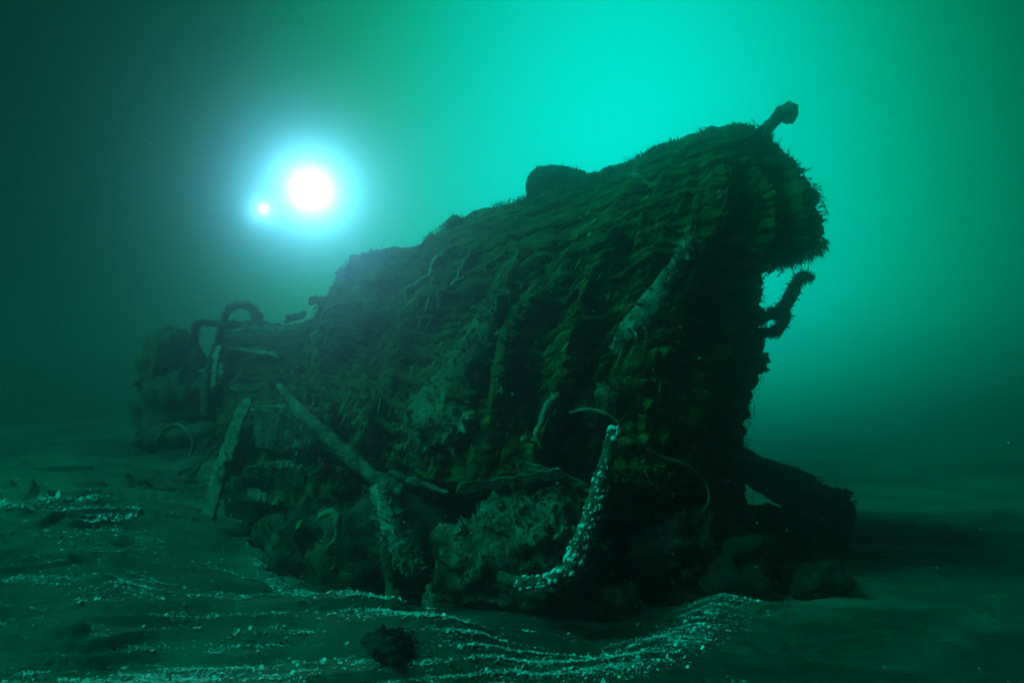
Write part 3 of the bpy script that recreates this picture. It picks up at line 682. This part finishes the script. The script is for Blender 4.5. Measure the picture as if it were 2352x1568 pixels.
c = at(1712, 1188, 10.3); V, F = blob(c, (.2, .2, .2), 20, .35, 3, 131); mesh_obj('lump', V, F, M['black'], sd)
settle(sd)

# rocks on the seabed
c = ground(908, 1485); c[2] += .02
ck = thing('weedy_rock', 'small dark weedy rock on the seabed in front of the wreck', 'rock')
V, F = blob(c, (.24, .22, .12), 44, .8, 5, 140); mesh_obj('rock', V, F, M['black'], ck)
Dn = V - c; Dn /= np.linalg.norm(Dn, axis=1)[:, None]; sel = RNG.integers(0, len(V), 420); tg = np.cross(Dn[sel], RNG.normal(size=(len(sel), 3))); tg /= np.linalg.norm(tg, axis=1)[:, None]; L = RNG.uniform(.02, .07, len(sel))
Vb, Fb = flakes(V[sel], Dn[sel], tg, L, L * .4, .5); tag(mesh_obj('scraps', Vb, Fb, M['black'], ck, smoothed=False), kind='stuff'); settle(ck)
# shell crust on the ledge at left
lg = thing('shell_ledge', 'pale crusty ledge on the seabed at the left', 'ledge')
yl = float(np.median([ground(x, 1165)[1] for x in (60, 120, 180, 240, 300)]))
q = spline([np.array([at(x, y, yl)[0], yl - (y - 1166) * .03]) for x, y in ((-10, 1166), (50, 1178), (110, 1172), (150, 1155), (200, 1160), (250, 1172), (316, 1164))], 110)
kq = RNG.random(2600); wq = np.interp(kq, [0, .15, .35, .5, .62, .8, .93, 1], [.03, .05, .14, .28, .12, .20, .12, .03])
XYq = q[(kq * 109).astype(int)] + RNG.normal(size=(2600, 2)) * np.stack([wq * .3, wq * .8], 1); Pq = np.column_stack([XYq, gz(XYq[:, 0], XYq[:, 1])])
nq = np.tile([0, -.4, 1.0], (2600, 1)) + RNG.normal(size=(2600, 3)) * .4; nq /= np.linalg.norm(nq, axis=1)[:, None]; tq = np.cross(nq, RNG.normal(size=(2600, 3))); tq /= np.linalg.norm(tq, axis=1)[:, None]
Lq = RNG.lognormal(math.log(.022), .5, 2600); Vb, Fb = flakes(Pq + nq * .014, nq, tq, Lq, Lq * .5, .4); mesh_obj('crust', Vb, Fb, M['shell'], lg, smoothed=False)
settle(lg)

# ------------------------------------------------------------------ white shell fragments on the seabed
pts = []
def add_px(n, x0, x1, y0, y1, thr, seed, fx=.9, fy=3.2):
    x = RNG.uniform(x0, x1, n); y = RNG.uniform(y0, y1, n)
    for xi, yi in zip(x, y):
        p = flat_ground(xi, yi); pts_raw.append((p[0], p[1], thr, seed, fx, fy))
pts_raw = []
add_px(130000, -60, 1000, 1265, 1590, .20, 5)
add_px(40000, 300, 1350, 1440, 1590, .16, 6, 2, 5)
add_px(2500, 1000, 2400, 1500, 1590, .30, 7, 2, 5)
A = np.array(pts_raw); keep = np.zeros(len(A), bool)
for thr, sd_ in ((.20, 5), (.16, 6), (.30, 7)):
    mk = A[:, 3] == sd_; B = A[mk]
    v = 1 - np.abs(fbm(B[:, 0] * B[:, 4] + .4 * B[:, 1], B[:, 1] * B[:, 5], None, 3, sd_ * 9)) * 3.2
    fr = terrace(B[:, 0], B[:, 1]); patch = fbm(B[:, 0] * .8, B[:, 1] * 1.5, None, 3, sd_) > -.02 + RNG.normal(size=len(B)) * .1
    keep[mk] = ((v + RNG.normal(size=len(B)) * .10) > (1 - thr * .7)) & patch | ((np.abs(fr - .74 + RNG.normal(size=len(B)) * .04) < .05) & patch)
XY = [A[keep][:, :2], A[RNG.random(len(A)) < .012][:, :2]]
u = RNG.random(36000); u = u[(fbm(u * 22, u * 0, None, 3, 3) > -.25) | (RNG.random(len(u)) < .2)]
i = u * 159; a0 = ARCW[i.astype(int)]; wdt = np.interp(u, [0, .15, .3, .45, .6, .8, 1], [.07, .10, .14, .05, .09, .17, .28])
XY.append(a0 + RNG.normal(size=(len(u), 2)) * wdt[:, None] * np.array([1, 1]))
for q in range(95):
    p0 = flat_ground(RNG.uniform(-80, 900), 1262 + 310 * RNG.random() ** .8); ln = RNG.uniform(.5, 2.4); m_ = int(ln * RNG.uniform(90, 420)); x = RNG.random(m_) * ln
    x = x[fbm(x * 3 + q * 7, x * 0 + q, None, 2, 4) > -.15]
    yy = .22 * fbm(x * .9 + q * 3, x * 0 + q * 1.7, None, 2, 6) + .05 * fbm(x * 4, x * 0 + q, None, 2, 7) + RNG.uniform(-.08, .12) * x + RNG.normal(size=len(x)) * RNG.uniform(.008, .05)
    XY.append(np.column_stack([p0[0] + x, p0[1] + yy]))
XY = np.vstack(XY)
Z = gz(XY[:, 0], XY[:, 1])
P = np.column_stack([XY, Z + .006]); n = len(P)
nrm = np.tile([0, 0, 1.0], (n, 1)) + RNG.normal(size=(n, 3)) * .35; nrm /= np.linalg.norm(nrm, axis=1)[:, None]
tg = np.cross(nrm, RNG.normal(size=(n, 3))); tg /= np.linalg.norm(tg, axis=1)[:, None]
L = np.clip(RNG.lognormal(math.log(.0085), .7, n), .003, .045)
Vb, Fb = flakes(P + nrm * .012, nrm, tg, L, L * .5, .25)
tag(mesh_obj('shell_gravel', Vb, Fb, M['shell'], smoothed=False), 'white shell fragments strewn in streaks over the seabed', 'shells', kind='stuff')

# ------------------------------------------------------------------ diver with two lit lamps
def lamp(name, label, pos, r, power, lensr):
    t_ = thing(name, label, 'lamp')
    aim = Vector(CAM - np.array([0, 0, 0.8]) - pos).normalized(); q = aim.to_track_quat('Z', 'Y')
    bm = bmesh.new()
    bmesh.ops.create_cone(bm, cap_ends=True, segments=24, radius1=r * .75, radius2=r, depth=r * 2.4, matrix=Matrix.Translation((0, 0, -r * 1.3)))
    bmesh.ops.create_cone(bm, cap_ends=True, segments=16, radius1=r * .3, radius2=r * .3, depth=r * 2.2, matrix=Matrix.Translation((0, r * 1.2, -r * 1.4)) @ Matrix.Rotation(math.pi / 2, 4, 'X'))
    me = bpy.data.meshes.new('housing'); bm.to_mesh(me); bm.free(); me.materials.append(M['suit']); h = bpy.data.objects.new('housing', me)
    bm = bmesh.new(); bmesh.ops.create_uvsphere(bm, u_segments=20, v_segments=10, radius=lensr); bmesh.ops.scale(bm, vec=(1, 1, .35), verts=bm.verts)
    me = bpy.data.meshes.new('lens'); bm.to_mesh(me); bm.free(); me.materials.append(M['lens']); l_ = bpy.data.objects.new('lens', me)
    ld = bpy.data.lights.new('bulb', 'SPOT'); ld.energy = power; ld.color = (0.46, 0.66, 1.0); ld.shadow_soft_size = r * .5; ld.spot_size = R(48); ld.spot_blend = 1.0
    lo = bpy.data.objects.new('bulb', ld)
    t_.location = pos; t_.rotation_euler = q.to_euler()
    for o in (h, l_, lo): COL.objects.link(o); o.parent = t_
    lo.location = (0, 0, r * 1.2); lo.rotation_euler = (math.pi, 0, 0)
    return t_
LP1, LP2 = at(715, 436, 17.0), at(605, 480, 16.8)
lamp('dive_light', 'dazzling large white dive light glowing in the haze above the wreck', LP1, .10, 1500, .06)
lamp('hand_torch', 'small bright torch to the lower left of the dazzling dive light', LP2, .04, 75, .03)

dv = thing('person', 'diver in a dark suit holding the two lamps, nearly lost in the glare', 'person')
H = at(655, 400, 17.7)
j = {'pelvis': H + np.array([.05, .95, .32]), 'chest': H + np.array([.02, .42, .12]), 'neck': H + np.array([0, .16, .02]), 'head': H + np.array([0, .04, .0]), 'brow': H + np.array([0, -.05, .06]),
     'shl': H + np.array([-.20, .30, .06]), 'ell': at(618, 455, 17.5), 'hal': LP2 + np.array([.02, .12, 0]), 'shr': H + np.array([.20, .30, .06]), 'elr': at(692, 440, 17.55), 'har': LP1 + np.array([-.03, .22, 0]),
     'hil': H + np.array([-.10, 1.02, .34]), 'knl': H + np.array([-.16, 1.42, .40]), 'anl': H + np.array([-.15, 1.72, .68]), 'tol': H + np.array([-.16, 1.85, .74]),
     'hir': H + np.array([.20, 1.02, .34]), 'knr': H + np.array([.24, 1.42, .44]), 'anr': H + np.array([.20, 1.76, .62]), 'tor': H + np.array([.20, 1.90, .66])}
rad = {'pelvis': .16, 'chest': .19, 'neck': .085, 'head': .12, 'brow': .105, 'shl': .09, 'ell': .06, 'hal': .045, 'shr': .09, 'elr': .06, 'har': .045, 'hil': .11, 'knl': .075, 'anl': .055, 'tol': .05, 'hir': .11, 'knr': .075, 'anr': .055, 'tor': .05}
ks = list(j); ed = [('pelvis', 'chest'), ('chest', 'neck'), ('neck', 'head'), ('head', 'brow'), ('chest', 'shl'), ('shl', 'ell'), ('ell', 'hal'), ('chest', 'shr'), ('shr', 'elr'), ('elr', 'har'), ('pelvis', 'hil'), ('hil', 'knl'), ('knl', 'anl'), ('anl', 'tol'), ('pelvis', 'hir'), ('hir', 'knr'), ('knr', 'anr'), ('anr', 'tor')]
me = bpy.data.meshes.new('skeleton'); me.from_pydata([list(j[k]) for k in ks], [(ks.index(a), ks.index(b)) for a, b in ed], [])
so = bpy.data.objects.new('skeleton', me); COL.objects.link(so)
so.modifiers.new('skin', 'SKIN'); sv = me.skin_vertices[0].data
for i, k in enumerate(ks): sv[i].radius = (rad[k], rad[k])
sv[0].use_root = True
sb = so.modifiers.new('sub', 'SUBSURF'); sb.levels = 2; sb.render_levels = 2
dg = bpy.context.evaluated_depsgraph_get(); bme = bpy.data.meshes.new_from_object(so.evaluated_get(dg)); bme.name = 'body'
bpy.data.objects.remove(so); bme.materials.clear(); bme.materials.append(M['suit'])
bo = bpy.data.objects.new('body', bme); COL.objects.link(bo); bo.parent = dv
for sgn, w, l in ((-1, 'hal', LP2), (1, 'har', LP1)):      # five curled fingers round each grip
    for q in range(5):
        b0 = j[w] + np.array([.012 * (q - 2), -.03, .02 - .006 * q]); th = q == 0
        pp = [b0, b0 + np.array([-sgn * .02 if th else 0, -.035, .022]), b0 + np.array([-sgn * .035 if th else .004 * sgn, -.06 + .004 * q, .004]), b0 + np.array([-sgn * .03 if th else .006 * sgn, -.05, -.022])]
        V, F, C, D = tube(pp, [.011, .010, .009, .007], 12, 7, 0); mesh_obj('finger', V, F, M['suit'], dv)
V, F, C, D = tube([H + np.array([.0, .30, .30]), H + np.array([.0, .36, .31]), H + np.array([.03, .85, .50]), H + np.array([.03, .90, .52])], [.06, .10, .10, .08], 24, 16, 0); mesh_obj('cylinder_tank', V, F, M['tank'], dv)
V, F, C, D = tube([H + np.array([-.085, -.09, .05]), H + np.array([0, -.125, .05]), H + np.array([.085, -.09, .05])], [.045, .055, .045], 14, 12, 0); mesh_obj('mask', V, F, M['tank'], dv)
V, F, C, D = tube([H + np.array([0, -.08, -.06]), H + np.array([0, -.15, -.06])], [.035, .04], 8, 12, 0); ro = mesh_obj('regulator', V, F, M['suit'], dv)
V, F, C, D = tube([H + np.array([.04, -.12, -.06]), H + np.array([.18, .0, -.02]), H + np.array([.16, .2, .18]), H + np.array([.02, .30, .30])], [.012] * 4, 26, 8, 0); mesh_obj('hose', V, F, M['suit'], dv)
for k0, k1 in (('anl', 'tol'), ('anr', 'tor')):
    a = j[k1]; V, F, C, D = tube([a - np.array([0, .1, .02]), a + np.array([0, .15, .05]), a + np.array([0, .5, .16])], [.06, .10, .13], 16, 12, 0, flat=.18); mesh_obj('fin', V, F, M['suit'], dv)
settle(dv)

# ------------------------------------------------------------------ drifting particles
parts = []
for q in range(900):
    Y = RNG.uniform(3.5, 9.0) if q < 700 else RNG.uniform(9, 14)
    p = at(RNG.uniform(-50, 2400), RNG.uniform(250, 1450), Y)
    if p[2] < .3: continue
    r = RNG.gamma(1.6, .0018) * (Y / 7) + .0012
    parts.append((p + ICV * r * RNG.uniform(.6, 1.4, (1, 3)), ICF))
V, F = join(parts); tag(mesh_obj('marine_snow', V, F, M['snow']), 'tiny pale specks drifting in the green water', 'particles', kind='stuff')

# ------------------------------------------------------------------ the water itself
V = [(x, y, z) for x in (-58, 58) for y in (-16, 76) for z in (-2.0, 9.5)]
F = [(0, 1, 3, 2), (4, 6, 7, 5), (0, 4, 5, 1), (2, 3, 7, 6), (0, 2, 6, 4), (1, 5, 7, 3)]
hm = bpy.data.materials.new('sea_water'); hm.use_nodes = True; nt_ = hm.node_tree; nt_.nodes.clear()
ot = nt_.nodes.new('ShaderNodeOutputMaterial'); ad = nt_.nodes.new('ShaderNodeAddShader')
for q, (c_, d_, g_) in enumerate((((0.0, 0.97, 0.93, 1), 0.018, 0.90), ((0.95, 0.97, 0.97, 1), 0.013, 0.981))):   # broad and narrow forward scatter of murky water
    pv = nt_.nodes.new('ShaderNodeVolumePrincipled')
    pv.inputs['Color'].default_value = c_; pv.inputs['Density'].default_value = d_; pv.inputs['Anisotropy'].default_value = g_
    nt_.links.new(pv.outputs[0], ad.inputs[q])
nt_.links.new(ad.outputs[0], ot.inputs['Volume'])
hz = mesh_obj('haze', V, F, hm, smoothed=False); tag(hz, 'green murky sea water around the wreck', 'water', kind='stuff')
